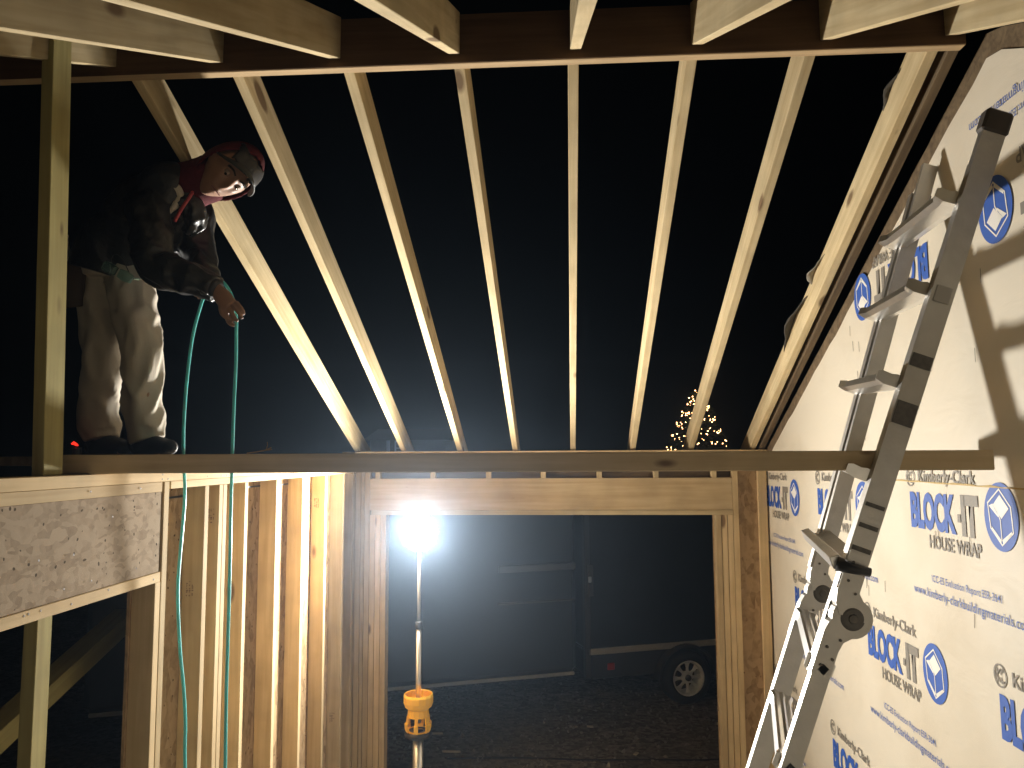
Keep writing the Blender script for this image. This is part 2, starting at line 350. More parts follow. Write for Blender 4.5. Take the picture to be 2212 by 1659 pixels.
NX = [-1.60, -1.205, -.780, -.356, .067, .482, .915, 1.325]
for a in NX:
    y1 = -.85
    board('rafter', (a, 2.557, znear(2.557) + hgt / 2), (a + R.uniform(-.02, .02), y1, znear(y1) + hgt / 2), .038, rd, W_RAF, rf, ends=(-SL, -SL))

# old boards along the house wall
ob = tag(board('weathered_rafter', (1.366, 2.62, zfar(2.62) + .06), (1.432, 5.9, zfar(5.9) + .06), .036, .13, W_OLD), 'dark weathered old board running beside the right hand rafter', 'board')

# ------------------------------------------------------------------ right wall in printed house wrap
XW = 1.46
hw = thing('house_wall', (XW + .05, 3, -2.49), 'existing house wall on the right sheathed in white printed house wrap', 'wall')
def zedge(y): return (1.335 - .462 * (y - 2.6)) if y > 2.58 else (1.335 - .455 * (2.56 - y))
Y0, Y1 = -.6, 5.66
prof = [(Y0, -2.49), (Y1, -2.49)]; top = []
yy = Y1
while yy > Y0: top.append(yy); yy -= .09
top.append(Y0)
def sheet(name, x0, x1, bot, topf, mat, parent, ys):
    vs, fs = [], []
    for y in ys:
        b_, t_ = bot(y), topf(y)
        for x in (x0, x1): vs += [(x, y, b_ + H), (x, y, t_ + H)]
    n = len(ys)
    for i in range(n - 1):
        a, c = i * 4, (i + 1) * 4
        fs += [(a, a + 1, c + 1, c), (a + 2, c + 2, c + 3, a + 3), (a + 1, a + 3, c + 3, c + 1), (a, c, c + 2, a + 2)]
    fs += [(0, 2, 3, 1), ((n - 1) * 4, (n - 1) * 4 + 1, (n - 1) * 4 + 3, (n - 1) * 4 + 2)]
    me = mesh(vs, fs); bm = bmesh.new(); bm.from_mesh(me); bmesh.ops.recalc_face_normals(bm, faces=bm.faces); bm.to_mesh(me); bm.free()
    return link(name, me, mat, parent)
ys = sorted(top)
sheet('sheathing', XW + .004, XW + .09, lambda y: -2.49, lambda y: zedge(y) + .085 + .008 * noise.noise((y * 9, 0, 3)), W_OLD, hw, ys)
def wedge(y): return zedge(y) + .012 * noise.noise((y * 5, 2, 0)) + .006 * noise.noise((y * 22, 5, 0))
wrap_lo = sheet('wrap_sheet', XW - .0015, XW + .003, lambda y: -2.49, lambda y: -.100 - .002 * y + .004 * noise.noise((y * 4, 1, 0)), WRAP, hw, ys)
wrap_hi = sheet('wrap_sheet', XW - .0005, XW + .0035, lambda y: -.14, wedge, WRAP, hw, ys)
CREAM = plain('torn_wrap_edge', (.50, .36, .14), .7, var=.3, vscale=40)
sheet('torn_seam', XW - .006, XW - .002, lambda y: -.113 - .002 * y + .004 * noise.noise((y * 7, 3, 0)), lambda y: -.107 - .002 * y + .007 * noise.noise((y * 13, 4, 0)), CREAM, wrap_lo, [2.3 + i * .04 for i in range(31)])

# ---- print on the wrap
PX = XW - .0042
def wall_mw(y, z, flip, dx=0):
    # local x -> reading direction (towards the camera, -Y), local y -> up, local z -> into the room (-X)
    s = -1 if flip else 1
    m = Matrix(((0, 0, -1), (-s, 0, 0), (0, s, 0))).to_4x4(); m.translation = (PX - dx, y, z + H); return m
_tx = {}
def text_mesh(s, w_, h_, bold=0.0, space=1.0):
    """lettering fitted to w_ x h_ with its top left at the origin"""
    k = (s, w_, h_)
    if k in _tx: return _tx[k]
    cu = bpy.data.curves.new('t', 'FONT'); cu.body = s; cu.offset = bold; cu.resolution_u = 3; cu.space_character = space
    o = bpy.data.objects.new('t', cu); COL.objects.link(o); bpy.context.view_layer.update()
    me = bpy.data.meshes.new_from_object(o.evaluated_get(bpy.context.evaluated_depsgraph_get()))
    bpy.data.objects.remove(o); bpy.data.curves.remove(cu)
    xs = [v.co.x for v in me.vertices]; zs = [v.co.y for v in me.vertices]
    ax, bx, ay, by = min(xs), max(xs), min(zs), max(zs)
    for v in me.vertices: v.co = Vector(((v.co.x - ax) / (bx - ax) * w_, (v.co.y - by) / (by - ay) * h_, 0))
    me.materials.clear(); _tx[k] = me; return me
def shift(me, dx, dy, dz=0):
    m = me.copy()
    for v in m.vertices: v.co += Vector((dx, dy, dz))
    return m
def strip(bm, pts, w_, closed=False):
    P = [Vector((*p, 0)) for p in pts]; n = len(P); L_, R_ = [], []
    for i, p in enumerate(P):
        a = P[(i - 1) % n] if closed or i else p; c = P[(i + 1) % n] if closed or i < n - 1 else p
        d1 = (p - a).normalized() if (p - a).length else (c - p).normalized(); d2 = (c - p).normalized() if (c - p).length else d1
        t = (d1 + d2).normalized(); nn = Vector((-t.y, t.x, 0)); k = 1 / max(.35, nn.dot(Vector((-d1.y, d1.x, 0))))
        L_.append(bm.verts.new(p + nn * w_ / 2 * k)); R_.append(bm.verts.new(p - nn * w_ / 2 * k))
    for i in range(n if closed else n - 1):
        j = (i + 1) % n; bm.faces.new((L_[i], R_[i], R_[j], L_[j]))
def poly(bm, pts): bm.faces.new([bm.verts.new((*p, 0)) for p in pts])
def circ(cx, cy, rx, ry, n=40): return [(cx + rx * math.cos(2 * math.pi * k / n), cy + ry * math.sin(2 * math.pi * k / n)) for k in range(n)]
def flat(bm):
    me = bpy.data.meshes.new('p'); bm.to_mesh(me); bm.free(); return me
OS, OT, OW, OH = .665, -.063, .100, .114
bm = bmesh.new(); poly(bm, circ(OS, OT, OW, OH)); OVAL = flat(bm)
bm = bmesh.new()      # open box emblem: outline, spine, open lid, lower edges
q = lambda a, b_: (OS + a * OW, OT + b_ * OH)
strip(bm, [q(-.72, .38), q(0, .80), q(.62, .30), q(.68, -.42), q(0, -.82), q(-.62, -.36)], .0055, True)
strip(bm, [q(-.42, .36), q(-.15, .12), q(-.02, -.10), q(.0, -.70)], .005)
poly(bm, [q(-.40, .34), q(.02, .64), q(.50, .26), q(.05, -.06)])
poly(bm, [q(-.66, .30), q(-.46, .36), q(-.10, .02), q(-.14, -.02)])
poly(bm, [q(-.56, -.30), q(-.04, -.66), q(-.04, -.76), q(-.56, -.40)]); poly(bm, [q(.04, -.66), q(.60, -.38), q(.60, -.48), q(.04, -.76)])
EMBL = flat(bm)
bm = bmesh.new(); strip(bm, circ(.012, .058, .036, .036, 28), .006, True)
for pts in ([(-.008, .082), (-.008, .034)], [(-.008, .058), (.012, .080)], [(-.008, .058), (.012, .036)], [(.034, .072), (.022, .080), (.016, .062)], [(.034, .044), (.022, .036), (.016, .054)], [(-.018, .068), (-.018, .048)]):
    strip(bm, pts, .006)
KC = flat(bm)
def two(*ms):
    bm = bmesh.new()
    for m in ms: bm.from_mesh(m)
    return flat(bm)
BLOCK_M = text_mesh('BLOCK', .368, .150, .05, .98)
IT_M = two(shift(text_mesh('-', .022, .030, .05), .380, -.072), shift(text_mesh('IT', .118, .150, .06, .95), .408, 0))
GREY_M = two(KC, shift(text_mesh('Kimberly-Clark', .435, .062, .02), .083, .088), shift(text_mesh('HOUSE WRAP', .380, .052, .02), .152, -.166), IT_M)
SMALL_M = two(shift(text_mesh('ICC-ES Evaluation Report ESR-3641', .485, .036, .004), .152, -.322), shift(text_mesh('www.kimberly-clarkbuildingmaterials.com', .80, .046, .004), -.01, -.378))
def unit(y, z, flip=False, tilt=0, small=True, parent=None):
    for nm, me, ma, dx in (('blue_lettering', BLOCK_M, BLUE, 0), ('grey_lettering', GREY_M, GREY, 0), ('blue_oval', OVAL, BLUE, 0), ('box_emblem', EMBL, PWHITE, .0012)) + ((('small_lettering', SMALL_M, BLUEL, 0),) if small else ()):
        if not me.materials: me.materials.append(ma)
        o = link(nm, me, ma, parent, wall_mw(y, z, flip, dx) @ Matrix.Rotation(tilt, 4, 'Z'))
for y, z in ((4.516, -.195), (3.345, -.158), (2.21, -.15), (5.62, -.22)): unit(y, z, tilt=.012, parent=wrap_lo)
for y, z in ((5.022, -.825), (3.872, -.806), (2.755, -.800), (6.1, -.83)): unit(y, z, tilt=.01, small=(y != 6.1), parent=wrap_lo) if y < 6 else None
for y, z in ((4.434, -1.535), (3.30, -1.52), (5.57, -1.54)): unit(y, z, parent=wrap_lo)
unit(3.08, .685, True, small=False, parent=wrap_hi); unit(1.935, .745, True, parent=wrap_hi)
# slits where staples tear the film, nail heads
SLIT = plain('slit_dark', (.16, .14, .12), .8)
sm = box_mesh(.05, .0016, .0012, 0)
for k in range(26):
    y = R.uniform(2.3, 4.0); z = R.choice((.10, .23, .36, .50, .62, -.30, -.62)) + R.uniform(-.03, .03)
    if z > zedge(y) - .1: continue
    m = Matrix.Rotation(rad(90), 4, 'Y') @ Matrix.Rotation(R.uniform(-.1, .1), 4, 'Z'); m.translation = (PX - .0005, y, z + H)
    link('staple_slit', sm, SLIT, wrap_hi if z > 0 else wrap_lo, m)

# torn felt flaps on the right rafter
FELT = plain('roofing_felt', (.085, .078, .068), .9, var=.2)
FELT2 = plain('pale_felt', (.26, .24, .20), .9, var=.15)
def flap(y0, y1, out, lift, mat, seed, label):
    n, m_ = 9, 5; vs, fs = [], []
    for i in range(n):
        t = i / (n - 1); y = y0 + (y1 - y0) * t
        xr = FX[-1] + (FX2[-1] - FX[-1]) * (y - 2.6) / 3.07
        zz = zfar(y) + hgt + .006
        pk = (.15, .55, .78, .4, .6)[seed]; wd = out * (t / pk if t < pk else (1 - t) / (1 - pk)) * (.85 + .5 * noise.noise((t * 7, seed, 0)))
        for j in range(m_):
            s = j / (m_ - 1)
            vs.append((xr + .05 - (wd + .07) * s, y + .02 * noise.noise((s * 3, t * 3, seed)), zz + H + lift * s * s - .05 * max(0, s - .6) + .012 * noise.noise((s * 4, t * 5, seed + 9))))
    for i in range(n - 1):
        for j in range(m_ - 1): a = i * m_ + j; fs.append((a, a + 1, a + m_ + 1, a + m_))
    o = link('felt_flap', mesh(vs, fs), mat, smooth=True); md = o.modifiers.new('t', 'SOLIDIFY'); md.thickness = .003
    return tag(o, label, 'roofing felt', 'torn felt along the right rafter')
flap(2.84, 3.02, .035, .0, FELT, 1, 'small grey felt tab above the right rafter, nearest the ridge')
flap(3.80, 4.02, .055, -.02, FELT2, 2, 'pale torn felt scrap with a pointed tip on the right rafter')
flap(4.10, 4.60, .07, -.03, FELT, 3, 'long drooping grey felt flap low on the right rafter')

# ------------------------------------------------------------------ post, planks, outside scaffold
o = board('temporary_post', (-1.548, 2.245, -.0545), (-1.592, 2.245, 1.50), .089, .038, W_TREAT, up=(1, 0, 0)); tag(o, 'upright yellowish lumber post standing on the left wall plate up to the rafters', 'post')
o = blk('walk_plank', -1.62, 1.289, 2.385, 2.59, -.052, .008, W_PLANK, None, 'x', bev=.003); tag(o, 'long plank spanning the room at eye level, the front one', 'plank', 'planks spanning the room')
o = blk('walk_plank', -1.60, 1.285, 2.594, 2.965, -.052, .006, W_PLANK, None, 'x', bev=.003); tag(o, 'long plank lying behind the front plank at eye level', 'plank', 'planks spanning the room')
for k in range(3):
    o = blk('platform_board', -2.34 + k * .245, -2.11 + k * .245, 2.72, 3.75, -.03, .004, W_OLD, None, 'y')
    tag(o, 'dark scaffold board under the worker outside the left wall, ' + ('outermost', 'middle one', 'nearest the wall')[k], 'board', 'scaffold boards outside the wall')
o = blk('scaffold_post', -1.648, -1.604, 2.315, 2.385, -2.6, -.06, W_TREAT); tag(o, 'yellow green treated post just outside the left window opening', 'post')
o = board('diagonal_brace', (-1.86, 3.25, -.68), (-1.86, 2.1, -1.03), .089, .075, W_TREAT, up=(0, 0, 1)); tag(o, 'sloping lumber brace in the dark beyond the left window opening', 'brace')
bm = bmesh.new()
for P, r_ in (([(-1.01, 2.43, .0105), (-.985, 2.44, .014), (-.955, 2.45, .020), (-.938, 2.452, .028)], .0022), ([(-.955, 2.45, .020), (-.948, 2.445, .034), (-.947, 2.44, .046)], .0012), ([(-.965, 2.448, .018), (-.936, 2.455, .022)], .0012)):
    v, f = tube(P, r_, 6); me = mesh(v, f); bm.from_mesh(me)
tag(link('twig', bmesh_to(bm), plain('twig_bark', (.45, .27, .13), .8), None, UP), 'thin forked splinter of wood lying on the front plank', 'twig')
rl = thing('marker_light', (-1.93, 2.97, .005), 'small red light glowing low beside the worker\'s boots', 'light')
v, f = lathe([(0, 0), (.018, 0), (.018, .03), (.015, .034), (0, .034)], 16); link('housing', mesh(v, f), DARKP, rl, Matrix.Translation((-1.93, 2.97, .005 + H)))
v, f = tube([(-.012, 0, .0), (-.004, 0, .004), (.006, 0, -.002), (.014, 0, -.006)], [.003, .0065, .006, .003], 8)
link('lens', mesh(v, f), glow('red_glow', (1, .03, .015), 1.6), rl, Matrix.Translation((-1.928, 2.95, .053 + H)))

# ------------------------------------------------------------------ work light on a tripod
LX, LY, LZ = -.928, 5.05, -.50
wl = thing('work_light', (LX, LY, -2.49), 'blazing white work light on a telescopic silver pole with a yellow collar', 'lamp')
T = Matrix.Translation((LX, LY, H))
def lat(name, prof, mat, n=32, parent=wl, mw=T): v, f = lathe(prof, n); return link(name, mesh(v, f), mat, parent, mw, True)
lat('upper_pole', [(0, -1.10), (.0115, -1.10), (.0115, -.62), (0, -.62)], POLE)
lat('pole_clamp', [(0, -1.115), (.021, -1.115), (.024, -1.105), (.024, -1.075), (.019, -1.068), (0, -1.068)], DARKP)
lat('middle_pole', [(0, -1.70), (.018, -1.70), (.018, -1.115), (0, -1.115)], POLE)
lat('lower_pole', [(0, -2.35), (.034, -2.35), (.034, -1.775), (0, -1.775)], POLE)
lat('base_ring', [(.034, -1.785), (.082, -1.785), (.088, -1.772), (.084, -1.752), (.05, -1.748), (.034, -1.748)], DARKP)
# yellow collar: flared cup, windows, ribs
bm = bmesh.new()
v, f = lathe([(.060, -1.578), (.066, -1.615), (.086, -1.600), (.096, -1.57), (.096, -1.535), (.091, -1.520), (.087, -1.524), (.088, -1.56), (.075, -1.59), (.056, -1.60), (.054, -1.578)], 14); bm.from_mesh(mesh(v, f))
v, f = lathe([(.066, -1.615), (.072, -1.66), (.068, -1.66), (.060, -1.615)], 14); bm.from_mesh(mesh(v, f))
for k in range(6):
    a = math.pi * (k / 3 + .5) ; c = Vector((.070 * math.cos(a), .070 * math.sin(a), 0)); t = Vector((-math.sin(a), math.cos(a), 0)); n_ = c.normalized(); hw_ = .021 if k % 2 == 0 else .013
    vv = []
    for z, hh, ro in ((-1.655, hw_ * .8, 0), (-1.69, hw_ * .8, .004), (-1.70, hw_, .014), (-1.735, hw_, .012), (-1.762, hw_ * .6, 0)):
        for s in (-1, 1):
            for d in (0, 1): vv.append(tuple(c + t * s * hh + n_ * (ro + d * .008 - .006) + Vector((0, 0, z))))
    ff = []
    for i in range(4):
        q0, q1 = i * 4, (i + 1) * 4
        ff += [(q0, q0 + 1, q1 + 1, q1), (q0 + 2, q1 + 2, q1 + 3, q0 + 3), (q0, q1, q1 + 2, q0 + 2), (q0 + 1, q0 + 3, q1 + 3, q1 + 1)]
    ff += [(0, 2, 3, 1), (16, 17, 19, 18)]
    bm.from_mesh(mesh(vv, ff))
v, f = lathe([(.060, -1.745), (.074, -1.745), (.074, -1.762), (.060, -1.762)], 14); bm.from_mesh(mesh(v, f))
link('yellow_collar', bmesh_to(bm), YEL, wl, T)
for k in range(3):
    a = rad(90 + 120 * k + 20); c, s = math.cos(a), math.sin(a)
    v, f = tube([(.06 * c, .06 * s, -2.10), (.50 * c, .50 * s, -2.478)], .013, 8); link('leg', mesh(v, f), DARKP, wl, T)
# lamp head: facetted housing with a domed lens aimed back into the room and up
HD = Matrix.Translation((LX, LY, LZ + H)) @ Matrix.Rotation(rad(90 - 12), 4, 'X')
lat('lamp_housing', [(0, -.06), (.06, -.06), (.09, -.05), (.115, -.012), (.12, .0), (.116, .004), (.0, .004)], DARKP, 10, wl, HD)
lat('lamp_yoke', [(0, -.62), (.014, -.62), (.02, -.585), (.02, -.56), (0, -.56)], DARKP, 16)
lat('lamp_rim', [(.112, -.004), (.126, -.004), (.126, .009), (.114, .011)], YEL, 10, wl, HD)
LED = glow('led_light', (1.0, .955, .87), 1720)
lat('lens', [(.112, .006), (.107, .020), (.088, .036), (.05, .046), (.0, .049)], LED, 20, wl, HD)

# ------------------------------------------------------------------ ladder
la = thing('folding_ladder', (.10, 2.6, -2.49), 'aluminium articulated ladder with round hinges leaning on the wrapped wall', 'ladder')
def RR(z): return Vector((.966 + .362 * (z + .02), 2.352, z))           # right rail centre line
def RL(z): return Vector((1.022 + .311 * (z + .215), 2.995, z)) if z > -.53 else Vector((.924 + .415 * (z + .53), 2.995 + .18 * (z + .53), z))   # left rail
def rail(name, f, z0, z1, wd, th, lip, dy=0):
    """C-section rail: web facing -Y with two flanges"""
    p0, p1 = f(z0), f(z1); x = (p1 - p0).normalized(); z = Vector((0, 1, 0)); z = (z - x * z.dot(x)).normalized(); y = z.cross(x)
    mw = Matrix((x, y, z)).transposed().to_4x4(); c = (p0 + p1) / 2; mw.translation = (c.x, c.y + dy, c.z + H)
    l = (p1 - p0).length; h = wd / 2; t = .003
    sec = [(-h, -th / 2), (h, -th / 2), (h, th / 2), (h - lip, th / 2), (h - lip, th / 2 - t), (h - t, th / 2 - t), (h - t, -th / 2 + t), (-h + t, -th / 2 + t), (-h + t, th / 2 - t), (-h + lip, th / 2 - t), (-h + lip, th / 2), (-h, th / 2)]
    n = len(sec); vs = [(-l / 2, a, b_) for a, b_ in sec] + [(l / 2, a, b_) for a, b_ in sec]
    fs = [tuple(range(n)), tuple(range(2 * n - 1, n - 1, -1))] + [(k, n + k, n + (k + 1) % n, (k + 1) % n) for k in range(n)]
    bm = bmesh.new(); bm.from_mesh(mesh(vs, fs)); return link(name, bmesh_to(bm), ALU, la, mw)
rail('outer_rail', RR, -.40, .965, .068, .028, .018)
rail('inner_rail', RR, -.62, .88, .050, .020, .012, .034)
rail('outer_rail', RL, -.43, .99, .068, .028, .018)
rail('inner_rail', RL, -.3, 1.10, .056, .020, .012, -.03)
rail('lower_rail', RR, -2.44, -.60, .054, .026, .014)
rail('lower_rail', RL, -2.44, -.60, .066, .028, .016)
for f in (RR, RL):
    x = (f(0) - f(-1)).normalized()
    mw = Matrix((x, Vector((0, 1, 0)).cross(x), Vector((0, 1, 0)))).transposed().to_4x4(); mw.translation = f(-2.455) + Vector((0, 0, H)); link('foot', box_mesh(.07, .075, .045, .006), DARKP, la, mw)
x = (RR(0) - RR(-1)).normalized(); mw = Matrix((x, Vector((0, 1, 0)).cross(x), Vector((0, 1, 0)))).transposed().to_4x4()
def lad_mw(f, z, dy=0, dn=0):
    m = mw.copy(); p = f(z) ; yv = Vector((0, 1, 0)).cross(x); m.translation = Vector((p.x, p.y + dy, p.z + H)) + yv * dn; return m
link('top_cap', box_mesh(.075, .082, .048, .008), plain('cap_rubber', (.06, .05, .042), .7, var=.3), la, lad_mw(RR, 1.0, .004))
link('top_cap', box_mesh(.085, .058, .012, .003), DARKP, la, lad_mw(RL, .955, -.022, .006))
# rungs: flattened D tubes with a tread, ends flared into the rails
def rung(zr, zl, name='rung'):
    a, c = RR(zr), RL(zl); up_ = zr > -.3; sh = Vector((-.040, 0, .012)) if up_ else Vector((0, 0, 0)); a = a + Vector((0, .016, 0)) + sh; c = c - Vector((0, -.012 if up_ else .016, 0)) + sh
    yv = (c - a).normalized(); xn = Vector((math.cos(rad(20)), 0, -math.sin(rad(20)))); xn = (xn - yv * xn.dot(yv)).normalized(); zn = xn.cross(yv)
    if zn.z < 0: zn = -zn
    secs = [(0, 1.35), (.03, 1.3), (.09, 1.0), (.5, 1.0), (.91, 1.0), (.97, 1.3), (1, 1.35)]
    pts = [(-.024, .012), (-.018, .016), (-.007, .0135), (0, .017), (.007, .0135), (.018, .016), (.024, .012), (.024, -.010), (.012, -.017), (-.012, -.017), (-.024, -.010)]
    vs, fs = [], []; n = len(pts)
    for t, s in secs:
        p = a.lerp(c, t)
        for u_, v_ in pts: vs.append(p + xn * u_ * s * (1.7 if up_ else 1.25) + zn * v_ * (1.0 if up_ else 1.35) * (1 + (s - 1) * .5))
    for i in range(len(secs) - 1):
        for k in range(n): k2 = (k + 1) % n; fs.append((i * n + k, i * n + k2, (i + 1) * n + k2, (i + 1) * n + k))
    fs += [tuple(range(n)), tuple(range(len(secs) * n - 1, (len(secs) - 1) * n - 1, -1))]
    bm = bmesh.new(); bm.from_mesh(mesh(vs, fs)); link(name, bmesh_to(bm), ALU_B, la, UP)
    for p, s in (() if up_ else ((a, -1), (c, 1))):
        m = Matrix.Translation((p.x, p.y + s * .032, p.z + H)) @ Matrix.Rotation(rad(90), 4, 'X'); v, f = lathe([(0, -.002), (.017, -.002), (.017, .002), (0, .002)], 4)
        link('rung_socket', mesh(v, f), DARKP, la, m)
for z in (.765, .485, .205, -.075, -.62, -.90, -1.18, -1.46, -1.74, -2.02, -2.3): rung(z, z + (.03 if z > -.3 else .02))
# hinge tray bar and hinges
a, c = RR(-.345) + Vector((-.05, 0, 0)), RL(-.335) + Vector((-.05, 0, 0))
board('hinge_bar', a + Vector((.0, -.02, .03)), c + Vector((.0, .05, .03)), .030, .036, ALU_B, la, up=(-.35, 0, 1))
board('hinge_shelf', a + Vector((.045, .0, .035)), c + Vector((.045, .03, .035)), .062, .012, ALU, la, up=(-.35, 0, 1))
v, f = tube([a + Vector((.0, -.022, .026)), a + Vector((.04, -.04, .014)), a + Vector((.085, -.045, .004))], [.022, .016, .013], 12); link('release_knob', mesh(v, f), DARKP, la, UP, True)
for f_ in (RR, RL):
    HZ_ = -.465 if f_ is RR else -.505
    hp = []
    for t in range(24):
        aa = 2 * math.pi * t / 24; hp.append((.058 * math.cos(aa), .058 * math.sin(aa)))
    v, f = extrude_poly(hp, .034); link('hinge_disc', mesh(v, f), ALU, la, lad_mw(f_, HZ_, 0, .035))
    for s in (-1, 1):
        pl = [(0, .0), (.0, .085), (.03, .078), (.055, .055), (.075, .036), (.105, .030), (.185, .030), (.185, -.026), (.06, -.026), (.03, -.020)]
        pl = [(s * px, py - .005) for px, py in pl]
        v, f = extrude_poly(pl if s > 0 else pl[::-1], .040 if s > 0 else .036); link('hinge_plate', mesh(v, f), ALU, la, lad_mw(f_, HZ_, 0, 0))
    v, f = lathe([(0, -.026), (.012, -.026), (.014, -.023), (.026, -.022), (.034, -.019), (.036, -.017), (.036, .017), (0, .02)], 24); link('hinge_pin', mesh(v, f), STEEL, la, lad_mw(f_, HZ_, 0, .035))
    for px, py in ((.07, .02), (.10, -.01), (.13, .015), (.155, -.012), (-.07, .02), (-.10, -.01), (-.13, .015), (-.155, -.012)):
        m = lad_mw(f_, HZ_, -.0205, py); m.translation += x * px; v, f = lathe([(0, -.002), (.0042, -.002), (.0045, .002), (0, .002)], 10); link('rivet', mesh(v, f), STEEL, la, m)
STK = plain('worn_label', (.11, .105, .10), .6, var=.6, vscale=60)
for f_, z, l_, w_, ma in ((RR, .115, .07, .06, STK), (RR, .27, .04, .06, STK), (RR, -.155, .012, .055, STK), (RR, -.215, .013, .055, STK), (RR, -.28, .014, .055, STK), (RR, -.335, .03, .056, plain('red_sticker', (.20, .03, .03), .5)),
                      (RR, .47, .05, .045, plain('grey_sticker', (.42, .41, .39), .5)), (RL, -.17, .11, .055, plain('white_sticker', (.50, .49, .47), .5)), (RL, -.245, .028, .05, plain('red_label', (.20, .03, .035), .5))):
    link('sticker', box_mesh(l_, w_, .002, 0), ma, la, lad_mw(f_, z, -.0165))
for zz, s in ((-.14, 1), (-.165, .8), (-.19, 1)):
    bm = bmesh.new(); poly(bm, [(-.008 * s, -.018), (.006, -.010 * s), (.006, .010), (-.008 * s, .018), (.012 * s, 0)][::-1]); link('sticker_mark', flat(bm), DARKP, la, lad_mw(RL, zz, -.0182) )

# ------------------------------------------------------------------ air hose
hp = [(-1.36, 2.87, .40 - 1.9), (-1.395, 2.872, -1.146), (-1.40, 2.872, -.98), (-1.412, 2.872, -.849), (-1.43, 2.872, -.715), (-1.445, 2.872, -.528), (-1.443, 2.87, -.408), (-1.432, 2.868, -.234), (-1.428, 2.865, -.129), (-1.434, 2.862, -.03), (-1.44, 2.862, .10), (-1.438, 2.87, .28), (-1.43, 2.885, .45), (-1.415, 2.90, .56), (-1.39, 2.915, .66), (-1.35, 2.91, .70), (-1.30, 2.89, .665), (-1.262, 2.875, .60), (-1.248, 2.868, .535), (-1.245, 2.866, .47), (-1.243, 2.865, .36), (-1.246, 2.865, .19), (-1.247, 2.865, .02), (-1.247, 2.866, -.20), (-1.246, 2.87, -.46), (-1.247, 2.872, -.72), (-1.248, 2.874, -.89), (-1.245, 2.876, -1.15), (-1.24, 2.88, -1.6), (-1.25, 2.88, -2.3)]
v, f = tube(spline(hp, 5), .0062, 10); tag(link('air_hose', mesh(v, f), HOSE, None, UP, True), 'teal air hose held by the worker, two strands hanging down the left wall', 'hose')

# ------------------------------------------------------------------ trailer, tow van and yard
tdir = Vector((1.428, .509, 0)).normalized(); tn = Vector((tdir.y, -tdir.x, 0))     # along the side, and out of it (towards the garage)
ORG = Vector((.255, 8.06, 0))
def tmw(s, d, z):                      # point on the trailer: s along the side, d out from it, z
    p = ORG + tdir * s + tn * d; m = Matrix((tdir, -tn, Vector((0, 0, 1)))).transposed().to_4x4(); m.translation = (p.x, p.y, z + H); return m
tr = thing('cargo_trailer', (1.2, 9.1, GZ), 'black enclosed cargo trailer with a white spoked wheel parked outside', 'trailer')
def tbox(name, s0, s1, d0, d1, z0, z1, mat, parent, bev=.006): return link(name, box_mesh(s1 - s0, d1 - d0, z1 - z0, bev), mat, parent, tmw((s0 + s1) / 2, (d0 + d1) / 2, (z0 + z1) / 2))
tbox('body', 0, 4.2, -1.9, 0, -2.0, -.15, TRAIL, tr, .03)
tbox('side_trim', .0, 4.2, 0, .012, -2.03, -1.965, TRIM, tr)
tbox('corner_post', -.03, .03, -.06, .012, -2.25, -.15, plain('black_edge', (.05, .05, .055), .4), tr)
tbox('skirt', .05, 4.1, -1.8, -.03, -2.28, -2.03, plain('frame_black', (.03, .03, .032), .6), tr)
tbox('door_latch', .0, .06, .013, .03, -1.44, -1.12, STEEL, tr); tbox('latch_bar', .0, .035, .031, .045, -1.30, -1.24, TRIM, tr)
tbox('marker_lens', .22, .30, -.028, -.018, -2.20, -2.13, REDL, tr)
WS = 1.09; wr = .275
wc = tmw(WS, -.02, GZ + wr)
wheel = link('wheel', mesh(*lathe([(0, -.06), (.05, -.06), (.05, .06), (0, .06)], 20)), STEEL, tr, wc @ Matrix.Rotation(rad(90), 4, 'X'))
wm = wheel.matrix_world.copy()
v, f = lathe([(.175, -.09), (.20, -.105), (.25, -.10), (.27, -.075), (.275, -.03), (.275, .03), (.27, .075), (.25, .10), (.20, .105), (.175, .09), (.175, -.09)], 48); link('tyre', mesh(v, f), RUB, wheel, wm, True)
v, f = lathe([(.150, .06), (.158, .085), (.174, .100), (.180, .100), (.178, .088), (.165, .075), (.165, -.06), (.150, -.06)], 40); link('rim', mesh(v, f), WHITEP, wheel, wm, True)
for k in range(8):
    a = 2 * math.pi * k / 8; pts = []
    for r_, hw_ in ((.045, .016), (.10, .013), (.135, .022), (.153, .036)): pts.append((r_, hw_))
    poly2 = [(r_, -h_) for r_, h_ in pts] + [(r_, h_) for r_, h_ in reversed(pts)]
    v, f = extrude_poly(poly2, .012); link('spoke', mesh(v, f), WHITEP, wheel, wm @ Matrix.Rotation(a, 4, 'Z') @ Matrix.Translation((0, 0, .062)))
v, f = lathe([(.0, .07), (.03, .075), (.06, .07), (.066, .06), (.066, .05)], 24); link('hub_ring', mesh(v, f), WHITEP, wheel, wm)
v, f = lathe([(.0, .105), (.026, .103), (.032, .09), (.032, .06)], 20); link('hub_cap', mesh(v, f), STEEL, wheel, wm, True)
vs, fs = [], []
for k in range(21):
    a = math.pi * k / 20
    for r_ in (.315, .34):
        for d in (-.1, .10): vs.append((r_ * math.cos(a), -d, r_ * math.sin(a)))
for k in range(20):
    a, c = k * 4, k * 4 + 4; fs += [(a, a + 1, c + 1, c), (a + 2, c + 2, c + 3, a + 3), (a, c, c + 2, a + 2), (a + 1, a + 3, c + 3, c + 1)]
link('fender', mesh(vs, fs), plain('fender_black', (.045, .045, .05), .35), tr, tmw(WS, -.02, GZ + wr))
RAILM = plain('dull_rail', (.075, .07, .07), .6)
vn = thing('tow_van', (-1.5, 8.6, GZ), 'dark van body standing in front of the cargo trailer beyond the work light', 'van')
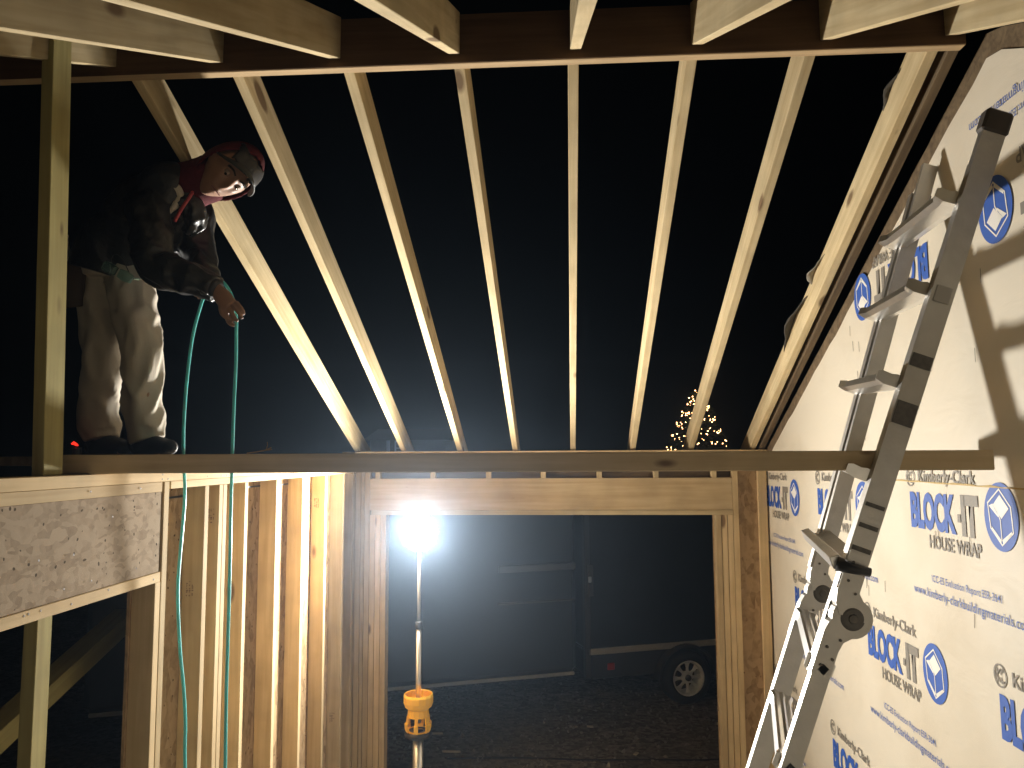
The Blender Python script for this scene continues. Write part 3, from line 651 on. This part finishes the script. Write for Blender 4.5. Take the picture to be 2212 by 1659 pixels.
tbox('body', -4.6, -.12, -1.7, .02, -2.18, -.28, plain('van_paint', (.030, .034, .042), .3, var=.15, vscale=2), vn, .05)
tbox('sill_trim', -4.55, -.16, .021, .035, -2.20, -2.165, TRIM, vn)
tbox('upper_rail', -.95, -.14, .021, .05, -1.16, -1.09, RAILM, vn); tbox('upper_rail', -.95, -.14, .021, .04, -1.47, -1.45, RAILM, vn)
tbox('door_seam', -1.72, -1.71, .0205, .024, -2.1, -.5, DARKP, vn, 0)
for s in (-3.9, -2.75):
    wm2 = tmw(s, -.07, GZ + .31) @ Matrix.Rotation(rad(90), 4, 'X'); v, f = lathe([(0, .09), (.17, .085), (.18, .10), (.25, .105), (.30, .09), (.31, .04), (.31, -.09), (0, -.09)], 36); link('wheel', mesh(v, f), RUB, vn, wm2, True)
# ground litter: gravel stones (uncountable) and a few countable scraps, a cable
bm = bmesh.new(); base = []
for k in range(1500):
    y = 6.1 + 4.5 * R.random() ** 1.4; xx = R.uniform(-2.2, 2.4) * (y / 7); s = R.uniform(.006, .02) * (1.6 if R.random() < .06 else 1)
    c = Vector((xx, y, GZ + H + noise.noise((xx * .9, y * .9, 0)) * .035 + s * .3)); rot = Matrix.Rotation(R.random() * 6, 3, (R.random(), R.random(), R.random() + .1))
    q_ = [bm.verts.new(c + rot @ Vector((a * s * R.uniform(.7, 1.3), b_ * s * R.uniform(.7, 1.2), d * s * .7))) for a, b_, d in ((1, 0, 0), (-1, 0, 0), (0, 1, 0), (0, -1, 0), (0, 0, 1), (0, 0, -1))]
    for a, b_, d in ((0, 2, 4), (2, 1, 4), (1, 3, 4), (3, 0, 4), (2, 0, 5), (1, 2, 5), (3, 1, 5), (0, 3, 5)): bm.faces.new((q_[a], q_[b_], q_[d]))
tag(link('gravel', bmesh_to(bm), plain('gravel_stone', (.24, .22, .19), .9, var=.5, vscale=9)), 'loose gravel stones scattered over the yard', kind='stuff')
OFFC = plain('pale_offcut', (.46, .38, .26), .8)
for x_, y_, l_, an, lb in ((-1.18, 7.35, .12, .4, 'pale wood offcut on the gravel left of the lamp pole'), (-.98, 6.92, .16, .3, 'thin wood scrap on the gravel near the lamp pole'), (.62, 6.95, .07, 1.2, 'short pale chip of wood in the middle of the gravel'), (.25, 7.6, .06, .1, 'tiny wood chip on the gravel in front of the van')):
    m = Matrix.Translation((x_, y_, GZ + H + .03)) @ Matrix.Rotation(an, 4, 'Z') @ Matrix.Rotation(.1, 4, 'Y'); tag(link('wood_offcut', box_mesh(l_, .03, .012, .002), OFFC, None, m), lb, 'offcut', 'wood scraps in the yard')
cp = [(-1.0, 6.80, 0), (-.4, 6.86, 0), (.2, 6.88, 0), (.7, 6.92, 0), (1.2, 6.93, 0), (1.7, 6.99, 0), (2.4, 6.9, 0)]
cp = [(a, b_, GZ + .012 + noise.noise((a * .9, b_ * .9, 0)) * .035) for a, b_, _ in cp]
v, f = tube(spline(cp, 6), .007, 8); tag(link('power_cable', mesh(v, f), DARKP, None, UP, True), 'thin dark cable lying across the gravel', 'cable')

# ------------------------------------------------------------------ far things: lit Christmas tree, neighbouring house
ct = thing('christmas_tree', (5.25, 30, GZ), 'far conifer wrapped in warm string lights above the plank', 'tree')
tb = Vector((5.25, 30, GZ + H)); th = 5.05
v, f = tube([tb, tb + Vector((0, 0, 2.5)), tb + Vector((0, 0, th))], [.10, .06, .012], 8); link('trunk', mesh(v, f), plain('bark', (.05, .04, .03), .9), ct)
vs, fs = [], []
for k in range(2600):
    t = R.random() ** .7; z = th * (.06 + .94 * (1 - t)); rmax = 2.2 * (1 - z / th) ** .85 + .04; a = R.uniform(0, 6.283); r_ = rmax * R.uniform(.35, 1.03)
    c = tb + Vector((r_ * math.cos(a), r_ * math.sin(a), z)); d = Vector((math.cos(a), math.sin(a), -.35)) * R.uniform(.12, .26); s_ = Vector((-math.sin(a), math.cos(a), R.uniform(-.4, .4))) * R.uniform(.03, .06)
    i = len(vs); vs += [c - s_, c + d * .5 + s_ * .3 + Vector((0, 0, .03)), c + d, c + s_]; fs.append((i, i + 1, i + 2, i + 3))
link('crown', mesh(vs, fs), plain('needles', (.03, .06, .03), .8), ct)
bm = bmesh.new()
for k in range(210):
    t = k / 210; z = th * (.42 + .57 * t); a = t * 2 * math.pi * 6.3 + R.uniform(-.25, .25); r_ = 2.2 * (1 - z / th) ** .85 + .06
    c = tb + Vector((r_ * math.cos(a), r_ * math.sin(a), z + R.uniform(-.10, .10)))
    bmesh.ops.create_icosphere(bm, subdivisions=1, radius=R.uniform(.011, .021), matrix=Matrix.Translation(c))
tag(link('string_lights', bmesh_to(bm), glow('warm_bulbs', (1, .50, .20), 22), ct), kind='stuff')
nh = thing('neighbour_house', (-6, 27, GZ), 'dim far house with pale window trim given its own glow above the plank behind the lamp', 'house')
NH = Matrix.Translation((-5.2, 26, H))
link('wall', box_mesh(2.6, 4, 3.3, .02), plain('far_siding', (.20, .21, .23), .8), nh, NH @ Matrix.Translation((0, 2, GZ + 1.65 - .15)))
vs = [(-1.5, -.2, .55), (1.5, -.2, .55), (1.5, 4.2, .55), (-1.5, 4.2, .55), (-1.5, 2, 1.0), (1.5, 2, 1.0)]
link('roof', mesh([(a, b_, c - 0.02) for a, b_, c in vs], [(0, 1, 5, 4), (2, 3, 4, 5), (0, 4, 3), (1, 2, 5), (0, 3, 2, 1)]), plain('far_roof', (.03, .03, .032), .9), nh, NH)
GLOW_TRIM = glow('glowing_trim', (.55, .62, .75), .035)  # trim is no lamp; a faint glow replaces light falling on it
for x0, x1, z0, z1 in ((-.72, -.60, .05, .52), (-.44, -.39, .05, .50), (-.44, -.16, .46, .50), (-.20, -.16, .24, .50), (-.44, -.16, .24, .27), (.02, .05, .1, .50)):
    link('window_frame', box_mesh(x1 - x0, .05, z1 - z0, 0), GLOW_TRIM, nh, NH @ Matrix.Translation(((x0 + x1) / 2, -.03, (z0 + z1) / 2)))

# ------------------------------------------------------------------ worker
def limb(P, rad_, n=20, m=8, amp=0, fr=14, seed=0, squash=None):
    """tapered fleshy tube through P with cloth folds"""
    pts = spline(P, m); rs = []
    for i in range(len(P) - 1):
        for k in range(m):
            t = k / m; t = t * t * (3 - 2 * t); rs.append(rad_[i] * (1 - t) + rad_[i + 1] * t)
    rs.append(rad_[-1]); v, f = tube(pts, rs, n); L_ = 0; out = []
    for i, p in enumerate(pts):
        if i: L_ += (p - pts[i - 1]).length
        for k in range(n):
            q_ = v[i * n + k]; d = q_ - p; a = 2 * math.pi * k / n
            L2 = L_ + .05 * math.sin(a + seed) + .04 * noise.noise((math.cos(a) * .8, math.sin(a) * .8, L_ * 3 + seed))
            n1 = noise.noise((math.cos(a) * .9 + seed, math.sin(a) * .9, L2 * fr * .55)); n2 = noise.noise((math.cos(a) * 1.6 + seed, math.sin(a) * 1.6 + 4, L2 * fr * 1.1))
            w_ = .55 - 1.7 * abs(n1) ** .8 + .55 * n2
            q_ = p + d * (1 + amp * w_ / max(rs[i], .01))
            if squash: dd = q_ - p; s_ = Vector(squash[0]); q_ = p + dd - s_ * dd.dot(s_) * (1 - squash[1])
            out.append(q_)
    return mesh(out, f)
def fuse(name, parts, voxel, mat, parent=None, smooth_it=2):
    bm = bmesh.new()
    for p in parts: bm.from_mesh(p)
    me = bmesh_to(bm); o = bpy.data.objects.new('tmp', me); COL.objects.link(o)
    md = o.modifiers.new('r', 'REMESH'); md.mode = 'VOXEL'; md.voxel_size = voxel
    if smooth_it: s = o.modifiers.new('s', 'SMOOTH'); s.iterations = smooth_it; s.factor = .5
    bpy.context.view_layer.update()
    me2 = bpy.data.meshes.new_from_object(o.evaluated_get(bpy.context.evaluated_depsgraph_get())); bpy.data.objects.remove(o)
    me2.materials.clear(); return link(name, me2, mat, parent, UP, True)
A1, A2 = Vector((-1.931, 3.12, .075)), Vector((-1.697, 3.05, .07)); T1, T2 = Vector((-1.79, 3.06, .035)), Vector((-1.585, 3.0, .03))
K1, K2 = Vector((-1.885, 3.06, .408)), Vector((-1.69, 2.99, .407)); H1, H2 = Vector((-1.965, 3.17, .778)), Vector((-1.815, 3.09, .765))
PEL, CH, NK, HDC = Vector((-1.895, 3.13, .82)), Vector((-1.716, 3.08, 1.02)), Vector((-1.535, 3.02, 1.10)), Vector((-1.348, 2.98, 1.160))
SN, EN, WN = Vector((-1.655, 2.945, .995)), Vector((-1.585, 2.875, .755)), Vector((-1.325, 2.845, .648))
SF, EF, WF = Vector((-1.60, 3.17, 1.06)), Vector((-1.53, 3.13, .84)), Vector((-1.42, 2.96, .675))
PALM = Vector((-1.283, 2.845, .60))
hu = Vector((.84, .06, .52)).normalized(); hf = Vector((.30, -.66, -.70)); hf = (hf - hu * hf.dot(hu)).normalized(); hx = hf.cross(hu)
HB = Matrix((hx, hf, hu)).transposed().to_4x4(); HB = HB @ Matrix.Scale(1.13, 4); HB.translation = HDC
def g(x, s): return math.exp(-(x / s) ** 2)
def head_mesh():
    bm = bmesh.new(); bmesh.ops.create_icosphere(bm, subdivisions=5, radius=1)
    for v_ in bm.verts:
        d = v_.co.copy(); x_, y_, z_ = d
        p = Vector((x_ * .076, y_ * .096, z_ * .122))
        if z_ < 0: k = 1 + .28 * z_ * (1 if y_ > -.2 else .7); p.x *= k
        if z_ < -.2 and y_ < 0: p.y *= .85
        if y_ > 0:
            fr = 0
            fr += .024 * g(x_, .13) * g(z_ + .16, .16) + .010 * g(x_, .10) * g(z_ - .05, .22)      # nose and bridge
            fr += .006 * g(abs(x_) - .30, .2) * g(z_ - .20, .10)                                      # brow
            fr -= .010 * g(abs(x_) - .38, .14) * g(z_ - .06, .10)                                     # eye sockets
            fr += .006 * g(abs(x_) - .38, .07) * g(z_ - .05, .05)                                     # lids
            fr += .006 * g(abs(x_) - .55, .18) * g(z_ + .15, .16)                                     # cheeks
            fr += .007 * g(x_, .22) * g(z_ + .48, .045) + .006 * g(x_, .2) * g(z_ + .57, .05) - .004 * g(x_, .26) * g(z_ + .525, .018)
            fr += .010 * g(x_, .25) * g(z_ + .82, .16)                                                # chin
            p.y += fr
        e = g(abs(x_) - .98, .10) * g(y_ + .05, .16) * g(z_ + .05, .22); p.x += math.copysign(.014 * e, x_)
        v_.co = HB @ p
    me = bpy.data.meshes.new('h'); bm.to_mesh(me); bm.free(); return me
EYE = plain('eye', (.30, .22, .17), .35); IRIS = plain('dark_eye', (.02, .014, .01), .15); BROW = plain('eyebrow', (.03, .02, .015), .9)
# near hand: palm, thumb and four fingers closing on the hose
hd = (PALM - WN).normalized(); GR = Vector((-1.246, 2.866, .515))
def finger(base, mid, tip, r_): return limb([base, mid, tip], [r_, r_ * .92, r_ * .72], n=12, m=5)
side = Vector((.55, -.05, .83)); side = (side - hd * side.dot(hd)).normalized()
kn = [PALM + hd * .034 + side * s_ for s_ in (-.026, -.008, .011, .028)]
parts = [head_mesh(),
    limb([PEL, CH, NK + Vector((-.03, 0, 0)), HDC - hu * .06], [.14, .15, .062, .058], n=24),
    limb([H1, K1, A1], [.078, .052, .038]), limb([H2, K2, A2], [.078, .052, .038]),
    limb([A1, T1], [.036, .028], n=12), limb([A2, T2], [.036, .028], n=12),
    limb([CH, SN, EN, WN], [.07, .058, .042, .028]), limb([CH, SF, EF, WF], [.07, .058, .042, .028]),
    limb([WN, PALM - hd * .01, PALM + hd * .03], [.026, .034, .030], n=18, squash=((0, 1, 0), .62)),
    finger(kn[0], kn[0] + Vector((.006, .012, -.040)), GR + Vector((-.004, -.004, -.012)), .0092),
    finger(kn[1], kn[1] + Vector((.020, .004, -.038)), GR + Vector((.012, -.010, .004)), .0094),
    finger(kn[2], kn[2] + Vector((.026, .0, -.034)), GR + Vector((.028, -.012, .012)), .0090),
    finger(kn[3], kn[3] + Vector((.022, .004, -.028)), GR + Vector((.034, -.008, .030)), .0080),
    finger(PALM - side * .026, PALM - side * .034 + hd * .03 + Vector((0, -.008, -.012)), GR + Vector((-.006, -.012, .004)), .0100),
    limb([WF, WF + Vector((.01, -.03, -.03)), WF + Vector((.02, -.05, -.035))], [.026, .034, .028], n=14, squash=((0, 0, 1), .6))]
for k in range(4): b_ = WF + Vector((.02, -.05, -.03)) + Vector((-.02 + .014 * k, 0, 0)); parts.append(finger(b_, b_ + Vector((.006, -.018, -.008)), b_ + Vector((.004, -.008, -.026)), .0088))
parts.append(finger(WF + Vector((-.01, -.02, -.02)), WF + Vector((-.016, -.05, -.03)), WF + Vector((-.004, -.062, -.045)), .0095))
SKIN = plain('skin', (.29, .165, .11), .5, spec=.4, var=.12, vscale=25)
body = fuse('person', parts, .0036, SKIN, None, 2)
tag(body, 'worker in dark jacket and khaki trousers bending over the wall holding a hose', 'person')
for sx in (-1, 1):
    for nm, off, r_, ma in (('eye', .0795, .0125, EYE), ('iris', .0880, .0055, IRIS)):
        bm = bmesh.new(); bmesh.ops.create_icosphere(bm, subdivisions=2, radius=r_); o = link(nm, bmesh_to(bm), ma, body, UP @ HB @ Matrix.Translation((sx * .030 + (.002 if nm == 'iris' else 0), off, .006 if nm == 'eye' else .0005)), True)
    v, f = tube(spline([(sx * .012, .098, .024), (sx * .030, .094, .030), (sx * .050, .080, .024)], 4), [.003] * 4 + [.0042] * 4 + [.002], 6); link('eyebrow', mesh(v, f), BROW, body, UP @ HB)
v, f = tube(spline([(-.022, .088, -.0635), (0, .0945, -.0625), (.022, .088, -.0635)], 4), .0022, 6); link('mouth', mesh(v, f), plain('lip', (.16, .06, .05), .5), body, UP @ HB)
KH = plain('khaki_cloth', (.50, .455, .385), .9, spec=.1, var=.05, vscale=60, bump=.25, bscale=400)
JK = plain('black_jacket', (.020, .021, .024), .42, spec=.5, var=.3, vscale=14, bump=.35, bscale=45)
MAR = plain('maroon_knit', (.085, .012, .016), .85, spec=.2, bump=.5, bscale=260, var=.15)
BLK = plain('black_leather', (.007, .007, .008), .55)
AK = Vector((0, 0, .02))
tro = fuse('trousers', [
    limb([H1 + Vector((0, 0, .05)), H1.lerp(K1, .5) + Vector((-.012, 0, 0)), K1, K1.lerp(A1, .5) + Vector((-.012, 0, .0)), A1 + Vector((.0, 0, .06)), A1 + Vector((.012, 0, .0))], [.104, .094, .084, .080, .078, .068], n=36, m=14, amp=.015, fr=12, seed=1),
    limb([H2 + Vector((0, 0, .05)), H2.lerp(K2, .5), K2 + Vector((.008, 0, 0)), K2.lerp(A2, .5) + Vector((-.006, 0, 0)), A2 + Vector((.0, 0, .06)), A2 + Vector((.018, 0, -.005))], [.100, .088, .078, .074, .073, .064], n=36, m=14, amp=.015, fr=13, seed=5),
    limb([PEL + Vector((-.01, 0, -.07)), PEL, PEL + Vector((.05, 0, .06))], [.135, .15, .14], n=30, amp=.006)], .0055, KH, body, 1)
jac = fuse('jacket', [
    limb([PEL + Vector((-.03, .0, -.055)), PEL + Vector((.0, 0, .03)), PEL.lerp(CH, .55), CH, NK + Vector((-.055, 0, -.005)), NK], [.165, .172, .172, .170, .132, .100], n=48, m=12, amp=.017, fr=13, seed=3),
    limb([CH + Vector((.0, -.03, 0)), SN, SN.lerp(EN, .5), EN, EN.lerp(WN, .55), WN], [.10, .088, .078, .072, .064, .048], n=32, m=12, amp=.018, fr=20, seed=8),
    limb([CH + Vector((0, .04, 0)), SF, SF.lerp(EF, .5), EF, EF.lerp(WF, .55), WF + Vector((.005, .01, 0))], [.10, .088, .076, .070, .062, .046], n=32, m=12, amp=.014, fr=16, seed=11),
    limb([NK + Vector((-.05, -.05, -.03)), NK + Vector((.03, -.045, -.07)), NK + Vector((.05, -.02, -.13)), NK + Vector((.01, -.02, -.19))], [.045, .046, .040, .022], n=28, m=12, amp=.022, fr=34, seed=14)], .006, JK, body, 1)
link('cuff', limb([WN + (EN - WN).normalized() * .035, WN + (WN - EN).normalized() * .012], [.046, .036], n=24, amp=.003), DARKP, jac, UP, True)
# hood, cap front, visor, collar
def shell(scale, keep, thick, shiftp=Vector((0, 0, 0))):
    bm = bmesh.new(); bmesh.ops.create_icosphere(bm, subdivisions=5, radius=1)
    kill = [v_ for v_ in bm.verts if not keep(v_.co)]; bmesh.ops.delete(bm, geom=kill, context='VERTS')
    for v_ in bm.verts:
        x_, y_, z_ = v_.co; w_ = 1 + .012 * noise.noise((x_ * 4, y_ * 4, z_ * 4))
        p = Vector((x_ * .076 * scale[0], y_ * .096 * scale[1], z_ * .122 * scale[2])) * w_ + shiftp
        v_.co = HB @ p
    me = bpy.data.meshes.new('s'); bm.to_mesh(me); bm.free(); return me
op = Vector((0, .96, -.30)).normalized()
o = link('hood', shell((1.24, 1.20, 1.14), lambda c: c.normalized().dot(op) < .22 and c.z > -.80, .006), MAR, body, UP, True); md = o.modifiers.new('t', 'SOLIDIFY'); md.thickness = .006
link('hood_neck', limb([HDC - hu * .05 - hf * .055, HDC - hu * .11 - hf * .05, NK + Vector((-.03, 0, .01))], [.085, .095, .105], n=30, amp=.008, fr=20), MAR, body, UP, True)
o = link('cap_front', shell((1.27, 1.25, 1.16), lambda c: c.y > .05 and c.z > .34 and c.z < .80 and abs(c.x) < .72, .005), DARKP, body, UP, True); md = o.modifiers.new('t', 'SOLIDIFY'); md.thickness = .004
vs, fs = [], []; nr = 8; na = 19
for i in range(nr):
    for k in range(na):
        a = rad(-72 + 144 * k / (na - 1)); t = i / (nr - 1)
        r_ = 1 + t * .62 * math.cos(a) ** .55
        vs.append(HB @ Vector((.090 * math.sin(a) * (1 + .12 * t), .106 * math.cos(a) * r_, .074 + .004 * t - .060 * math.sin(a) ** 2 - .010 * t * t)))
for i in range(nr - 1):
    for k in range(na - 1): a = i * na + k; fs.append((a, a + 1, a + na + 1, a + na))
o = link('cap_visor', mesh(vs, fs), plain('visor_cloth', (.03, .034, .034), .6), body, UP, True); md = o.modifiers.new('t', 'SOLIDIFY'); md.thickness = .005
link('collar', limb([NK + Vector((-.055, -.085, -.01)), NK + Vector((-.005, -.095, -.02)), NK + Vector((.01, -.085, -.06)), NK + Vector((-.03, -.09, -.12))], [.010, .020, .017, .008], n=14, amp=.004, fr=30), plain('pale_fleece', (.55, .50, .42), .9, bump=.5, bscale=200), jac, UP, True)
v, f = tube(spline([NK + Vector((.06, -.07, -.02)), NK + Vector((.055, -.095, -.06)), NK + Vector((.03, -.105, -.11)), NK + Vector((.0, -.10, -.16))], 5), .007, 8); link('lanyard', mesh(v, f), plain('red_cord', (.38, .05, .06), .6), jac, UP, True)
for an, to in ((A1, T1), (A2, T2)):
    d = (to - an); d.z = 0; d.normalize()
    fuse('boot', [limb([an + Vector((0, 0, .06)) - d * .01, an + Vector((0, 0, .0)) - d * .015, an + Vector((0, 0, -.03))], [.046, .046, .042], n=20), limb([an + Vector((0, 0, -.028)) - d * .05, an + Vector((0, 0, -.024)) + d * .05, an + d * .15 + Vector((0, 0, -.032)), an + d * .185 + Vector((0, 0, -.040))], [.036, .041, .032, .012], n=20)], .005, BLK, body, 2)
# tool pouch with tools, safety glasses on a cord
po = link('tool_pouch', limb([PEL + Vector((-.12, -.10, -.02)), PEL + Vector((-.13, -.11, -.12)), PEL + Vector((-.125, -.10, -.20))], [.055, .06, .045], n=16, squash=((0, 1, 0), .6)), plain('tan_leather', (.05, .032, .02), .7), body, UP, True)
for dx, dz, ma in ((-.16, .08, ALU), (-.135, .10, ALU), (-.175, .03, REDL)):
    v, f = tube([PEL + Vector((dx, -.12, -.04)), PEL + Vector((dx - .01, -.125, dz))], .008, 8); link('hand_tool', mesh(v, f), ma, po, UP)
sg = thing('safety_glasses', (-1.76, 2.93, .70), 'clear tinted safety glasses dangling at the worker\'s waist', 'glasses')
m, t, b = mat_new('clear_plastic'); b.inputs['Base Color'].default_value = (.55, .85, .78, 1); b.inputs['Roughness'].default_value = .06; b.inputs['Transmission Weight'].default_value = .96; b.inputs['IOR'].default_value = 1.2
CL = m
for s_ in (-1, 1):
    vs, fs = [], []
    for i in range(9):
        for k in range(6):
            a = rad(-55 + 110 * i / 8); h_ = (k / 5 - .5) * .045 * (1 - .25 * abs(i - 4) / 4)
            vs.append((s_ * .032 + .034 * math.sin(a), -.022 * math.cos(a), h_))
    for i in range(8):
        for k in range(5): q0 = i * 6 + k; fs.append((q0, q0 + 1, q0 + 7, q0 + 6))
    mw2 = Matrix.Translation((-1.755, 2.915, .735 + H)) @ Matrix.Rotation(.5, 4, 'Y') @ Matrix.Rotation(.3, 4, 'Z')
    o = link('lens', mesh(vs, fs), CL, sg, mw2, True); md = o.modifiers.new('t', 'SOLIDIFY'); md.thickness = .002
    v, f = tube([(s_ * .062, -.008, .005), (s_ * .066, .05, .012), (s_ * .055, .10, .0)], .003, 6); link('temple', mesh(v, f), CL, sg, mw2)
v, f = tube(spline([(-1.80, 2.925, .73), (-1.775, 2.90, .80), (-1.74, 2.905, .79), (-1.715, 2.92, .735)], 5), .002, 6); link('cord', mesh(v, f), DARKP, sg, UP)

# ------------------------------------------------------------------ added haze, stands in for lens glow round the lamp
hz = link('haze', box_mesh(60, 62, 9.5, 0), None, None, Matrix.Translation((0, 18, GZ + H - 1 + 4.75)))
m = bpy.data.materials.new('glow_haze'); m.use_nodes = True; t = m.node_tree; t.nodes.remove(t.nodes['Principled BSDF'])
pv = t.nodes.new('ShaderNodeVolumePrincipled'); pv.inputs['Color'].default_value = (.55, .74, 1, 1); pv.inputs['Density'].default_value = .0038; pv.inputs['Anisotropy'].default_value = .86
t.links.new(pv.outputs[0], t.nodes['Material Output'].inputs['Volume']); hz.data.materials.append(m); tag(hz, 'thin haze added to give the lens glow round the lamp', kind='stuff')
